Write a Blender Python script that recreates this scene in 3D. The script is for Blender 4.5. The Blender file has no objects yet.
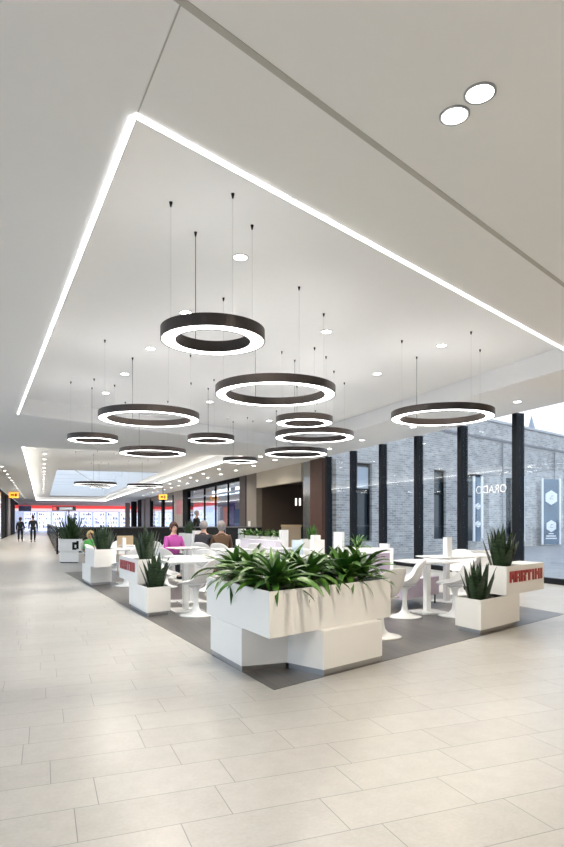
import bpy, bmesh, math, random
from mathutils import Vector, Matrix
from mathutils.geometry import tessellate_polygon
random.seed(7)
SC = bpy.context.scene
COL = SC.collection
F = 610.0; HZ = 522.0; CX = 282.0; H = 1.3
ZC = 3.75; ZR = 4.15
UX, UY = -0.366, 0.9306          # building axis u (down the mall)
VX, VY = 0.9306, 0.366           # building axis v (towards the windows)
def B(u, v, z=0.0): return Vector((u*UX + v*VX, u*UY + v*VY, z))
ROTB = math.atan2(UX*-1, UY)     # rotation about z that turns +Y onto u
LD = Vector((-.448, .894, 0)); RD = Vector((.7145, .70, 0))
AP = Vector((-.062, 4.72, 0))    # front tip of the seating island
def P(s, t, z=0.0): return AP + LD*s + RD*t + Vector((0, 0, z))
def XD(px, D, z=0.0): return Vector(((px-CX)*D/F, D, z))
def wu(px, v=9.94):              # u of the point of the wall plane v seen in column px
    t = (px-CX)/F; Y = v/(t*VX + VY); X = t*Y
    return UX*X + UY*Y

# ---------------------------------------------------------------- materials
def new_mat(name):
    m = bpy.data.materials.new(name); m.use_nodes = True
    nt = m.node_tree; return m, nt, nt.nodes['Principled BSDF']
MATS = {}
def mat(name, col, rough=.5, metal=0, spec=None, noise=0.0, nscale=8.0, bump=0.0, coat=0, sheen=0):
    if name in MATS: return MATS[name]
    m, nt, p = new_mat(name)
    p.inputs['Base Color'].default_value = (*col, 1); p.inputs['Roughness'].default_value = rough
    p.inputs['Metallic'].default_value = metal
    if spec is not None: p.inputs['Specular IOR Level'].default_value = spec
    if coat: p.inputs['Coat Weight'].default_value = coat
    tc = nt.nodes.new('ShaderNodeTexCoord'); n = nt.nodes.new('ShaderNodeTexNoise')
    n.inputs['Scale'].default_value = nscale; n.inputs['Detail'].default_value = 4
    nt.links.new(tc.outputs['Object'], n.inputs['Vector'])
    mx = nt.nodes.new('ShaderNodeMix'); mx.data_type = 'RGBA'
    a = tuple(min(1, c*(1-noise)) for c in col); b = tuple(min(1, c*(1+noise)) for c in col)
    mx.inputs[6].default_value = (*a, 1); mx.inputs[7].default_value = (*b, 1)
    nt.links.new(n.outputs['Fac'], mx.inputs[0]); nt.links.new(mx.outputs[2], p.inputs['Base Color'])
    if bump:
        bp = nt.nodes.new('ShaderNodeBump'); bp.inputs['Strength'].default_value = bump
        bp.inputs['Distance'].default_value = .01
        nt.links.new(n.outputs['Fac'], bp.inputs['Height']); nt.links.new(bp.outputs['Normal'], p.inputs['Normal'])
    MATS[name] = m; return m
def emit(name, col, st):
    if name in MATS: return MATS[name]
    m, nt, p = new_mat(name)
    p.inputs['Base Color'].default_value = (*col, 1)
    p.inputs['Emission Color'].default_value = (*col, 1); p.inputs['Emission Strength'].default_value = st
    MATS[name] = m; return m
def glass(name, tint=(.93, .97, 1), refl=1.0):
    if name in MATS: return MATS[name]
    m = bpy.data.materials.new(name); m.use_nodes = True; nt = m.node_tree; nt.nodes.clear()
    o = nt.nodes.new('ShaderNodeOutputMaterial'); t = nt.nodes.new('ShaderNodeBsdfTransparent'); g = nt.nodes.new('ShaderNodeBsdfGlossy')
    t.inputs[0].default_value = (*tint, 1); g.inputs['Roughness'].default_value = .01
    f = nt.nodes.new('ShaderNodeFresnel'); f.inputs[0].default_value = 1.5
    mu = nt.nodes.new('ShaderNodeMath'); mu.operation = 'MULTIPLY'; mu.inputs[1].default_value = refl
    mx = nt.nodes.new('ShaderNodeMixShader')
    ge = nt.nodes.new('ShaderNodeNewGeometry'); ma = nt.nodes.new('ShaderNodeMath'); ma.operation = 'MULTIPLY_ADD'   # same reflectance from both faces of the pane
    ma.inputs[1].default_value = 1/1.5-1.5; ma.inputs[2].default_value = 1.5; nt.links.new(ge.outputs['Backfacing'], ma.inputs[0]); nt.links.new(ma.outputs[0], f.inputs[0])
    nt.links.new(f.outputs[0], mu.inputs[0]); nt.links.new(mu.outputs[0], mx.inputs[0])
    nt.links.new(t.outputs[0], mx.inputs[1]); nt.links.new(g.outputs[0], mx.inputs[2]); nt.links.new(mx.outputs[0], o.inputs[0])
    MATS[name] = m; return m

WHITE = mat('white_lacquer', (.86, .87, .88), .22, noise=.01)
PLWHITE = mat('planter_white', (.84, .835, .82), .3, noise=.015, nscale=3)
CEILM = mat('ceiling_plaster', (.90, .90, .895), .85, noise=.01)
RECM = mat('recess_plaster', (.91, .915, .92), .85, noise=.01)
BLACK = mat('black_frame', (.006, .008, .012), .55, spec=.2, noise=.1)
RINGM = mat('dark_bronze', (.045, .036, .034), .4, metal=.3, noise=.1)
CHROME = mat('brushed_steel', (.45, .46, .48), .3, metal=1, noise=.05)
SOIL = mat('soil', (.05, .035, .025), .95, noise=.4, nscale=40, bump=.6)
RED = mat('red_letter', (.36, .035, .04), .4, noise=.05)
LILAC = mat('lilac_fabric', (.52, .46, .58), .85, noise=.05, nscale=60, bump=.1)
PALELILAC = mat('pale_lilac_fabric', (.74, .71, .80), .85, noise=.03, nscale=60)
LED = emit('led_diffuser', (1, .985, .96), 4.5)
LEDS = emit('led_line', (.97, .985, 1), 2.2)
DLM = emit('downlight_lens', (1, .95, .86), 14.0)
UPL = emit('added_uplight_glow', (1, .985, .97), 2.6)  # glow added on top of the rings to brighten the recess ceiling
COVE = emit('cove_led', (1, .96, .9), 3.0)
LEAF = None

def floor_mat():
    m, nt, p = new_mat('beige_stone_tiles'); N = nt.nodes; Lk = nt.links
    geo = N.new('ShaderNodeTexCoord'); sx = N.new('ShaderNodeSeparateXYZ'); Lk.new(geo.outputs['Object'], sx.inputs[0])
    def M(op, a, b=None, c=None):
        n = N.new('ShaderNodeMath'); n.operation = op
        for i, q in enumerate((a, b, c)):
            if q is None: continue
            if isinstance(q, (int, float)): n.inputs[i].default_value = q
            else: Lk.new(q, n.inputs[i])
        return n.outputs[0]
    TW, TL = .316, .656
    yu = M('DIVIDE', M('ADD', sx.outputs['Y'], -.078), TW)   # object Y = u, object X = v
    row = M('FLOOR', yu)
    wn = N.new('ShaderNodeTexWhiteNoise'); wn.noise_dimensions = '1D'; Lk.new(row, wn.inputs['W'])
    off = wn.outputs['Value']
    for rw_, ph in ((7, .151), (8, .794), (9, .63), (10, .939), (11, .156)):     # bond of the nearest courses
        is_r = M('COMPARE', row, float(rw_), .3)
        off = M('ADD', M('MULTIPLY', off, M('SUBTRACT', 1.0, is_r)), M('MULTIPLY', is_r, ph))
    xv = M('ADD', M('DIVIDE', sx.outputs['X'], TL), off)
    colm = M('FLOOR', xv)
    fu = M('FRACT', yu); fv = M('FRACT', xv)
    du = M('MULTIPLY', M('MINIMUM', fu, M('SUBTRACT', 1.0, fu)), TW)
    dv = M('MULTIPLY', M('MINIMUM', fv, M('SUBTRACT', 1.0, fv)), TL)
    g = M('LESS_THAN', M('MINIMUM', du, dv), .0022)
    cb = N.new('ShaderNodeCombineXYZ'); Lk.new(row, cb.inputs[0]); Lk.new(colm, cb.inputs[1])
    w2 = N.new('ShaderNodeTexWhiteNoise'); w2.noise_dimensions = '3D'; Lk.new(cb.outputs[0], w2.inputs['Vector'])
    n1 = N.new('ShaderNodeTexNoise'); n1.inputs['Scale'].default_value = 9; n1.inputs['Detail'].default_value = 8; n1.inputs['Roughness'].default_value = .65
    Lk.new(geo.outputs['Object'], n1.inputs['Vector'])
    n2 = N.new('ShaderNodeTexNoise'); n2.inputs['Scale'].default_value = 55; n2.inputs['Detail'].default_value = 3
    Lk.new(geo.outputs['Object'], n2.inputs['Vector'])
    k = M('ADD', M('MULTIPLY', w2.outputs['Value'], .16), M('ADD', M('MULTIPLY', n1.outputs['Fac'], .5), M('MULTIPLY', n2.outputs['Fac'], .35)))
    r = N.new('ShaderNodeValToRGB'); r.color_ramp.elements[0].position = .33; r.color_ramp.elements[1].position = .80
    r.color_ramp.elements[0].color = (.36, .352, .335, 1); r.color_ramp.elements[1].color = (.48, .474, .457, 1)
    Lk.new(k, r.inputs[0])
    mx = N.new('ShaderNodeMix'); mx.data_type = 'RGBA'; Lk.new(g, mx.inputs[0]); Lk.new(r.outputs[0], mx.inputs[6]); mx.inputs[7].default_value = (.19, .188, .183, 1)
    Lk.new(mx.outputs[2], p.inputs['Base Color']); p.inputs['Roughness'].default_value = .34
    p.inputs['Roughness'].default_value = .29
    p.inputs['Specular IOR Level'].default_value = .5
    return m
def plank_mat():
    m, nt, p = new_mat('grey_vinyl_planks'); N = nt.nodes; Lk = nt.links
    tc = N.new('ShaderNodeTexCoord'); mp = N.new('ShaderNodeMapping'); Lk.new(tc.outputs['Object'], mp.inputs[0])
    mp.inputs['Rotation'].default_value = (0, 0, math.radians(68))
    br = N.new('ShaderNodeTexBrick'); Lk.new(mp.outputs[0], br.inputs['Vector'])
    br.inputs['Color1'].default_value = (.065, .060, .057, 1); br.inputs['Color2'].default_value = (.10, .094, .09, 1); br.inputs['Mortar'].default_value = (.028, .027, .026, 1)
    br.inputs['Scale'].default_value = 1; br.inputs['Brick Width'].default_value = 1.1; br.inputs['Row Height'].default_value = .16; br.inputs['Mortar Size'].default_value = .003
    n = N.new('ShaderNodeTexNoise'); m2 = N.new('ShaderNodeMapping'); m2.inputs['Scale'].default_value = (1.2, 22, 1); Lk.new(mp.outputs[0], m2.inputs[0]); Lk.new(m2.outputs[0], n.inputs['Vector'])
    n.inputs['Scale'].default_value = 2; n.inputs['Detail'].default_value = 5
    mx = N.new('ShaderNodeMix'); mx.data_type = 'RGBA'; mx.blend_type = 'MULTIPLY'; mx.inputs[0].default_value = .6
    Lk.new(br.outputs['Color'], mx.inputs[6]); cr = N.new('ShaderNodeValToRGB'); cr.color_ramp.elements[0].color = (.5, .5, .5, 1); cr.color_ramp.elements[1].color = (1.5, 1.5, 1.5, 1); Lk.new(n.outputs['Fac'], cr.inputs[0]); Lk.new(cr.outputs[0], mx.inputs[7])
    Lk.new(mx.outputs[2], p.inputs['Base Color']); p.inputs['Roughness'].default_value = .3
    return m
def brick_mat(name, c1, c2, mo, bw=.24, rh=.075, ms=.008):
    m, nt, p = new_mat(name); N = nt.nodes; Lk = nt.links
    tc = N.new('ShaderNodeTexCoord'); sx = N.new('ShaderNodeSeparateXYZ'); cb = N.new('ShaderNodeCombineXYZ')
    Lk.new(tc.outputs['Object'], sx.inputs[0]); Lk.new(sx.outputs['X'], cb.inputs[0]); Lk.new(sx.outputs['Z'], cb.inputs[1])
    br = N.new('ShaderNodeTexBrick'); Lk.new(cb.outputs[0], br.inputs['Vector'])
    br.inputs['Color1'].default_value = (*c1, 1); br.inputs['Color2'].default_value = (*c2, 1); br.inputs['Mortar'].default_value = (*mo, 1)
    br.inputs['Scale'].default_value = 1; br.inputs['Brick Width'].default_value = bw; br.inputs['Row Height'].default_value = rh; br.inputs['Mortar Size'].default_value = ms
    n = N.new('ShaderNodeTexNoise'); n.inputs['Scale'].default_value = 1.7; n.inputs['Detail'].default_value = 8; Lk.new(tc.outputs['Object'], n.inputs['Vector'])
    mx = N.new('ShaderNodeMix'); mx.data_type = 'RGBA'; mx.blend_type = 'MULTIPLY'; mx.inputs[0].default_value = .7
    cr = N.new('ShaderNodeValToRGB'); cr.color_ramp.elements[0].position = .3; cr.color_ramp.elements[1].position = .7
    cr.color_ramp.elements[0].color = (.7, .7, .72, 1); cr.color_ramp.elements[1].color = (1.15, 1.15, 1.15, 1); Lk.new(n.outputs['Fac'], cr.inputs[0])
    Lk.new(br.outputs['Color'], mx.inputs[6]); Lk.new(cr.outputs[0], mx.inputs[7]); Lk.new(mx.outputs[2], p.inputs['Base Color']); p.inputs['Roughness'].default_value = .9
    return m
def leaf_mat(name, dark, light, stripe=False):
    m, nt, p = new_mat(name); N = nt.nodes; Lk = nt.links
    tc = N.new('ShaderNodeTexCoord'); n = N.new('ShaderNodeTexNoise'); mp = N.new('ShaderNodeMapping')
    Lk.new(tc.outputs['Object'], mp.inputs[0]); Lk.new(mp.outputs[0], n.inputs['Vector'])
    mp.inputs['Scale'].default_value = (1, 1, 5) if stripe else (1, 1, 1)
    n.inputs['Scale'].default_value = 9 if stripe else 7; n.inputs['Detail'].default_value = 5
    cr = N.new('ShaderNodeValToRGB'); cr.color_ramp.elements[0].position = .36; cr.color_ramp.elements[1].position = .66
    cr.color_ramp.elements[0].color = (*dark, 1); cr.color_ramp.elements[1].color = (*light, 1); Lk.new(n.outputs['Fac'], cr.inputs[0])
    Lk.new(cr.outputs[0], p.inputs['Base Color']); p.inputs['Roughness'].default_value = .38; p.inputs['Specular IOR Level'].default_value = .45
    return m
FERN = leaf_mat('arching_leaf', (.012, .065, .010), (.10, .24, .025))
SNAKE = leaf_mat('sword_leaf', (.006, .020, .010), (.040, .075, .028), True)
BUSH = leaf_mat('bush_leaf', (.012, .035, .010), (.05, .10, .03))

# ---------------------------------------------------------------- mesh helpers
class MB:
    def __init__(s): s.v = []; s.f = []
    def add(s, vs, fs):
        o = len(s.v); s.v += [Vector(v) for v in vs]; s.f += [tuple(i+o for i in f) for f in fs]; return s
    def hexa(s, b, t):           # bottom 4, top 4 (ccw)
        return s.add(list(b)+list(t), [(3, 2, 1, 0), (4, 5, 6, 7), (0, 1, 5, 4), (1, 2, 6, 5), (2, 3, 7, 6), (3, 0, 4, 7)])
    def box(s, x0, x1, y0, y1, z0, z1):
        return s.hexa([(x0, y0, z0), (x1, y0, z0), (x1, y1, z0), (x0, y1, z0)], [(x0, y0, z1), (x1, y0, z1), (x1, y1, z1), (x0, y1, z1)])
    def pbox(s, o, a, b, s0, s1, t0, t1, z0, z1):
        q = [(s0, t0), (s0, t1), (s1, t1), (s1, t0)]
        c = [o + a*i + b*j for i, j in q]
        if (c[1]-c[0]).cross(c[2]-c[1]).z < 0: c.reverse()
        return s.hexa([p + Vector((0, 0, z0)) for p in c], [p + Vector((0, 0, z1)) for p in c])
    def bb(s, u0, u1, v0, v1, z0, z1):
        return s.pbox(Vector((0, 0, 0)), Vector((UX, UY, 0)), Vector((VX, VY, 0)), u0, u1, v0, v1, z0, z1)
    def prism(s, poly, z0, z1):
        poly = [Vector((p[0], p[1], 0)) for p in poly]
        ar = sum(poly[i].x*poly[(i+1) % len(poly)].y - poly[(i+1) % len(poly)].x*poly[i].y for i in range(len(poly)))
        if ar < 0: poly.reverse()
        n = len(poly); vs = [(p.x, p.y, z0) for p in poly] + [(p.x, p.y, z1) for p in poly]
        return s.add(vs, [tuple(range(n-1, -1, -1)), tuple(range(n, 2*n))] + [(i, (i+1) % n, (i+1) % n + n, i+n) for i in range(n)])
    def tube(s, p, q, r0, r1=None, n=10, caps=True):
        p = Vector(p); q = Vector(q); r1 = r0 if r1 is None else r1
        d = (q-p).normalized(); a = d.orthogonal().normalized(); b = d.cross(a)
        vs = []
        for c, r in ((p, r0), (q, r1)):
            for i in range(n):
                t = 2*math.pi*i/n; vs.append(c + a*(r*math.cos(t)) + b*(r*math.sin(t)))
        fs = [(i, (i+1) % n, (i+1) % n + n, i+n) for i in range(n)]
        if caps: fs += [tuple(range(n-1, -1, -1)), tuple(range(n, 2*n))]
        return s.add(vs, fs)
    def lathe(s, prof, n=24, c=(0, 0, 0), cap=True):
        vs = []; c = Vector(c)
        for r, z in prof:
            for i in range(n):
                t = 2*math.pi*i/n; vs.append(c + Vector((r*math.cos(t), r*math.sin(t), z)))
        m = len(prof)
        fs = [(k*n+i, k*n+(i+1) % n, (k+1)*n+(i+1) % n, (k+1)*n+i) for k in range(m-1) for i in range(n)]
        if cap: fs += [tuple(range(n-1, -1, -1)), tuple(range((m-1)*n, m*n))]
        return s.add(vs, fs)
    def ring(s, r0, r1, z0, z1, n=72):   # annular solid
        vs = []
        for r, z in ((r0, z0), (r1, z0), (r1, z1), (r0, z1)):
            for i in range(n):
                t = 2*math.pi*i/n; vs.append(Vector((r*math.cos(t), r*math.sin(t), z)))
        return s.add(vs, [(k*n+i, ((k+1) % 4)*n+i, ((k+1) % 4)*n+(i+1) % n, k*n+(i+1) % n)[::-1] for k in range(4) for i in range(n)])
    def build(s, name, m, parent=None, smooth=False, off=None):
        me = bpy.data.meshes.new(name)
        vs = [v-off for v in s.v] if off is not None else s.v
        me.from_pydata([tuple(v) for v in vs], [], s.f); me.update()
        bm = bmesh.new(); bm.from_mesh(me); bmesh.ops.recalc_face_normals(bm, faces=bm.faces); bm.to_mesh(me); bm.free()
        if smooth: me.shade_smooth()
        me.materials.append(m)
        o = bpy.data.objects.new(name, me); COL.objects.link(o)
        if parent is not None: o.parent = parent
        return o
def tag(o, label=None, cat=None, group=None, kind=None):
    for k, v in (('label', label), ('category', cat), ('group', group), ('kind', kind)):
        if v: o[k] = v
    return o
def empty(name, loc, rz=0, label=None, cat=None, group=None):
    o = bpy.data.objects.new(name, None); COL.objects.link(o); o.location = loc; o.rotation_euler = (0, 0, rz); o.empty_display_size = .1
    return tag(o, label, cat, group)
KIDS = {}
def copy_tree(o, loc=None, rz=None, label=None, group=None, parent=None, scale=None):
    c = o.copy(); COL.objects.link(c)
    if parent is not None: c.parent = parent
    if loc is not None: c.location = loc
    if rz is not None: c.rotation_euler = (0, 0, rz)
    if scale: c.scale = (scale,)*3
    if label: c['label'] = label
    if group: c['group'] = group
    for ch in [k for k in ALLOBJ() if k.parent == o]: copy_tree(ch, parent=c)
    return c
def ALLOBJ(): return list(COL.objects)
def S(o): return tag(o, kind='structure')
ORD = ['first', 'second', 'third', 'fourth', 'fifth', 'sixth', 'seventh', 'eighth', 'ninth', 'tenth', 'eleventh', 'twelfth', 'thirteenth', 'fourteenth', 'fifteenth', 'sixteenth', 'seventeenth', 'eighteenth', 'nineteenth', 'twentieth', 'twenty-first', 'twenty-second', 'twenty-third', 'twenty-fourth']

def plane_holes(name, outer, holes, z, m, thick=None):
    loops = [[Vector((p[0], p[1], 0)) for p in outer]] + [[Vector((p[0], p[1], 0)) for p in h] for h in holes]
    tris = tessellate_polygon(loops); vs = [p for l in loops for p in l]
    mb = MB(); mb.add([(p.x, p.y, z) for p in vs], [tuple(t) for t in tris])
    if thick:
        n = len(vs); mb.add([(p.x, p.y, z+thick) for p in vs], [tuple(t) for t in tris])
    return mb.build(name, m)

# ================================================================ SETTING
UE = 85.0; UB = -6.0; VL = -2.85; VR = 9.94; VS = 14.2; UW = 20.75
fl = bpy.data.meshes.new('floor')
fl.from_pydata([(VL, UB, 0), (VR, UB, 0), (VR, UW, 0), (VS, 22.3, 0), (VS, UE+4, 0), (VL, UE+4, 0)], [], [(0, 1, 2, 3, 4, 5)])
fl.materials.append(floor_mat()); flo = bpy.data.objects.new('floor', fl); COL.objects.link(flo)
# object X -> v axis, object Y -> u axis
flo.rotation_euler = (0, 0, math.atan2(VY, VX)); S(flo)
# seating island inlay (grey planks, 4 mm thick)
isl = [P(0, 0), (3.99, 8.60), (-.74, 20.6), (-5.58, 15.67)]
S(MB().prism(isl, 0.0, .003).build('floor_inlay', plank_mat()))
R1 = Vector((-.883, 3.69, 0)); R4 = Vector((-6.0, 13.9, 0)); R2 = Vector((4.74, 9.42, 0)); R3 = Vector((.37, 20.55, 0))
rec1 = [R1, R2, R3, R4]
c2 = [B(21.6, -.62), B(21.6, 7.0), B(74.6, 7.0), B(74.6, -.62)]
sky = [B(35.6, .76), B(35.6, 6.3), B(70.2, 6.3), B(70.2, .76)]
outer = [B(UB, VL), B(UB, VR), B(UW, VR), B(22.3, VS), B(UE+4, VS), B(UE+4, VL)]
S(plane_holes('ceiling', outer, [rec1, c2], ZC, CEILM))
S(MB().prism(rec1, ZR, ZR+.05).build('ceiling_recess', RECM))
S(plane_holes('ceiling_recess', c2, [sky], ZR, CEILM))
def faces_strip(name, poly, z0, z1, m, w=.04, edges=None):
    mb = MB(); c = sum((Vector(p) for p in poly), Vector((0, 0, 0)))/len(poly)
    for i in range(len(poly)):
        if edges and i not in edges: continue
        a, b = Vector(poly[i]), Vector(poly[(i+1) % len(poly)])
        d = (b-a).normalized(); n = Vector((d.y, -d.x, 0))
        if n.dot(c-a) > 0: n = -n
        mb.add([(a.x, a.y, z0), (b.x, b.y, z0), (b.x, b.y, z1), (a.x, a.y, z1), (a+n*w)[:2]+(z0+.001,), (b+n*w)[:2]+(z0+.001,), (b+n*w)[:2]+(z1,), (a+n*w)[:2]+(z1,)],
               [(0, 1, 2, 3), (7, 6, 5, 4), (0, 4, 5, 1), (1, 5, 6, 2), (2, 6, 7, 3), (3, 7, 4, 0)])
    return mb.build(name, m)
S(faces_strip('trim_1', rec1, ZC, ZR, RECM))
S(faces_strip('trim_2', c2, ZC, ZR, CEILM))
S(faces_strip('trim_3', sky, ZR, 5.6, RECM))
# lower lip moulding on the window side and far side of the first recess
def lip(a, b, c, name):
    a = Vector(a); b = Vector(b); d = (b-a).normalized(); n = Vector((d.y, -d.x, 0))
    if n.dot(Vector(c)-a) < 0: n = -n
    mb = MB(); mb.hexa([a, b, b+n*.07, a+n*.07], [a+Vector((0, 0, .1)), b+Vector((0, 0, .1)), b+n*.07+Vector((0, 0, .1)), a+n*.07+Vector((0, 0, .1))])
    for v in mb.v: v.z += ZC+.004
    return S(mb.build(name, RECM))
cc = sum(rec1, Vector((0, 0, 0)))/4
lip(R2, R3, cc, 'trim_4'); lip(R3, R4, cc, 'trim_5')
# expansion joint and thin seam in the ceiling
jm = mat('joint_grey', (.50, .49, .46), .7, noise=.03)
ja = Vector((-.479, 2.86, 0)); jd = (Vector((2.91, 6.30, 0))-ja).normalized(); jn = Vector((-jd.y, jd.x, 0))
S(MB().pbox(ja, jd, jn, -5.5, 9.2, -.022, .022, ZC-.004, ZC+.01).build('trim_6', jm))
sd = (R4-R1).normalized(); sn = Vector((-sd.y, sd.x, 0))
S(MB().pbox(R1, sd, sn, -.90, -.05, -.004, .004, ZC-.003, ZC+.01).build('trim_7', jm))
# walls
wm = mat('back_bounce_wall', (.50, .42, .33), .7, noise=.01)  # unseen wall, toned dark and warm for the light it bounces
S(MB().bb(UB-.2, UB, VL, VR, 0, ZC).build('wall_back', wm))
dark = mat('charcoal_cladding', (.007, .008, .009), .8, spec=.1, noise=.15)
taupe = mat('taupe_stone', (.20, .175, .15), .5, noise=.12, nscale=3)
beige = mat('beige_render', (.62, .56, .47), .7, noise=.02)
brown = mat('rust_brown_cladding', (.085, .035, .022), .45, noise=.3, nscale=4)
S(MB().bb(30, UE, VL-1.6, VL-1.4, 0, ZC).build('wall_left', taupe))
S(MB().bb(22.4, UE+4, VS, VS+.2, 0, ZC).build('wall_right', mat('store_back_wall', (.30, .28, .27), .7, noise=.2, nscale=1.5)))
S(MB().bb(UE+4, UE+4.2, VL-2, VS, 0, ZC).build('wall_far', mat('far_store_wall', (.62, .68, .80), .7, noise=.25, nscale=1.2)))
GL = glass('clear_glass')
def window(name, u0, u1, v, n, z1=ZC, fw=.15, fd=.22, framem=BLACK, base=.12):
    t = empty(name, B(u0, v)); tag(t, kind='structure'); o = t.location.copy()
    for i in range(n+1):
        u = u0 + (u1-u0)*i/n
        MB().bb(u-fw/2, u+fw/2, v-.04, v+fd-.04, 0, z1).build('mullion', framem, t, off=o)
    MB().bb(u0, u1, v, v+.12, 0, base).build('sill_rail', framem, t, off=o)
    for i in range(n):
        a = u0 + (u1-u0)*i/n+fw/2; b = u0+(u1-u0)*(i+1)/n-fw/2
        MB().bb(a, b, v+.05, v+.058, base, z1-.002).build('glass_pane', GL, t, off=o)
    return t
window('window_1', 20.66-1.957*6, 20.66, 9.94, 6)
S(MB().bb(UB, 8.80, VR, VR+.2, 0, ZC).build('wall_right', mat('near_bounce_wall', (.46, .36, .25), .7, noise=.02)))  # unseen wall, added to shut out cool daylight and bounce warm light
window('window_unseen', UB+.2, 30, VL-.1, 13)  # unseen glazing, added to let cool daylight in from the left
# ---- left shopfronts (only the far ones show)
lw = empty('shopfront', B(42, VL), label='dark shopfront portals lining the left side of the far corridor', cat='shopfront')
for k, (u0, u1, m) in enumerate([(30, 46.8, dark), (47.3, 50, WHITE), (50.3, 55.5, dark), (56.5, 59, dark), (60.5, 64.5, taupe), (66, 75, dark)]):
    MB().bb(u0, u1, VL-1.4, VL, 0, ZC-.25).build('portal', m, lw, off=lw.location)
MB().bb(30, UE, VL-1.4, VL-.02, ZC-.25, ZC-.002).build('fascia', dark, lw, off=lw.location)
MB().bb(30, UE, VL-1.3, VL-.9, .01, ZC-.3).build('shop_window', mat('dim_display', (.22, .2, .2), .3, noise=.5, nscale=1), lw, off=lw.location)

# ---- right wall beyond the windows
rw = empty('shopfront', B(21, VR), label='row of glazed shopfronts with dark frames beyond the reception', cat='shopfront')
ro = rw.location.copy()
def seg(p0, p1, z0, z1, m, name, d0=0.0, d1=.35):
    a, b = wu(p1), wu(p0); return MB().bb(a, b, VR+d0, VR+d1, z0, z1).build(name, m, rw, off=ro)
recp = empty('reception_room', B(wu(280), VR), label='brown reception recess under a beige bulkhead beside the dark pier', cat='room'); rco = recp.location.copy()
def rseg(u0, u1, v0, v1, z0, z1, m, name): return MB().bb(u0, u1, v0, v1, z0, z1).build(name, m, recp, off=rco)
seg(310.5, 322.5, 0, ZC-.002, brown, 'pier', -.02, .6)
rwb = mat('chocolate_wall', (.085, .062, .05), .6, noise=.05)
rseg(wu(301), wu(256.5), VR, VR+.25, 3.0, ZC-.002, beige, 'bulkhead')
rseg(wu(310), wu(302), VR+.05, VR+.1, 0, ZC-.002, mat('mirror_glass', (.35, .36, .36), .12, metal=.8, noise=.1), 'glass_panel')
rseg(22.6, 34, VR+3.8, VR+3.95, 0.01, ZC-.01, rwb, 'back_wall')
rseg(wu(256.5), wu(256.5)+.3, VR+.3, VR+3.8, 0.01, ZC-.01, rwb, 'side_wall')
rseg(22.2, 22.35, VR+.62, VR+3.8, 0.01, ZC-.01, rwb, 'side_wall')
rseg(22.35, wu(256.5), VR+.3, VR+3.8, 3.2, 3.22, rwb, 'soffit')
seg(246.5, 256.3, 0, ZC-.002, taupe, 'pillar', 0, .5)
seg(240, 246, 0, ZC-.002, mat('dark_brown_frame', (.035, .022, .018), .4, noise=.1), 'frame', -.03, .3)
seg(188, 240, 3.55, ZC-.002, dark, 'head_frame'); seg(188, 240, 3.0, 3.06, CHROME, 'transom')
for p in (203, 214, 226.5): seg(p, p+.9, 0, 3.55, dark, 'mullion', .05, .12)
seg(188, 240, .02, 3.55, GL, 'glass_pane', .08, .09)
seg(183, 188, 0, ZC-.002, dark, 'frame', -.03, .4)
seg(173.5, 182.6, 0, ZC-.002, mat('floral_column', (.36, .31, .28), .5, noise=.5, nscale=3), 'pillar', .0, .6)
seg(176.8, 182, 1.9, 3.0, mat('pink_poster', (.45, .17, .2), .5, noise=.1), 'poster', -.03, 0)
seg(151.5, 173.3, 3.35, ZC-.002, taupe, 'head_frame'); seg(151.5, 173.3, .02, 3.35, GL, 'glass_pane', .08, .09)
for p in (150, 161.5, 172.6): seg(p, p+1.3, 0, 3.5, dark, 'mullion', -.02, .2)
for p0, p1, m in ((145.5, 149.8, taupe), (137.5, 141, dark), (141.5, 144, taupe), (131, 132.6, dark), (125, 126, taupe)):
    seg(p0, p1, 0, ZC-.002, m, 'pillar', 0, .5)
# shop interiors seen through the glass
fasc = emit('lit_white_sign', (.80, .88, 1), 1.6)
def rtext(name, txt, loc, size, m, parent, facing, ext=.01, mirror=False, sx=1.0):
    cu = bpy.data.curves.new('txt', 'FONT'); cu.body = txt; cu.size = size; cu.extrude = ext; cu.align_x = 'CENTER'
    ob = bpy.data.objects.new('txt', cu); COL.objects.link(ob)
    dg = bpy.context.evaluated_depsgraph_get(); me = bpy.data.meshes.new_from_object(ob.evaluated_get(dg)); bpy.data.objects.remove(ob)
    R = Matrix.Rotation(facing, 4, 'Z') @ Matrix.Rotation(math.pi/2, 4, 'X') @ Matrix.Diagonal((-sx if mirror else sx, 1, 1, 1))
    me.transform(Matrix.Translation(Vector(loc)-(parent.location if parent else Vector((0, 0, 0)))) @ R); me.materials.clear(); me.materials.append(m)
    o = bpy.data.objects.new(name, me); COL.objects.link(o)
    if parent: o.parent = parent
    return o
FV = math.atan2(-UX*0+VY*0+UX, -UY)   # placeholder
TOWALL = math.atan2(UY*-1, UX*-1)      # text running towards -u, facing -v
sb = empty('shop_sign', B(38, VR+1.0, 3.05), label='bright white lit shop sign seen through the glass shopfront', cat='sign')
MB().bb(wu(229), wu(199), VR+.9, VR+1.0, 3.02, 3.42).build('sign_box', fasc, sb, off=sb.location)
MB().bb(wu(221), wu(217), VR+.86, VR+.9, 3.04, 3.4).build('emblem', mat('navy', (.03, .04, .12), .4), sb, off=sb.location)
for p0, p1, z0, z1, c, nm, lb in ((207, 213, .6, 2.7, (.10, .07, .22), 'banner', 'purple fabric banner hanging inside the glass shop'),
        (203, 207, .9, 2.3, (.8, .25, .16), 'banner', 'orange red fabric banner inside the glass shop'), (213, 220, .3, 2.1, (.12, .16, .30), 'banner', 'slate blue banner inside the glass shop')):
    a, b = wu(p1), wu(p0)
    tag(MB().bb(a, b, VR+1.4, VR+1.44, z0, z1).build(nm, mat('fab%d' % p0, c, .8, noise=.2)), lb, 'banner')
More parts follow.
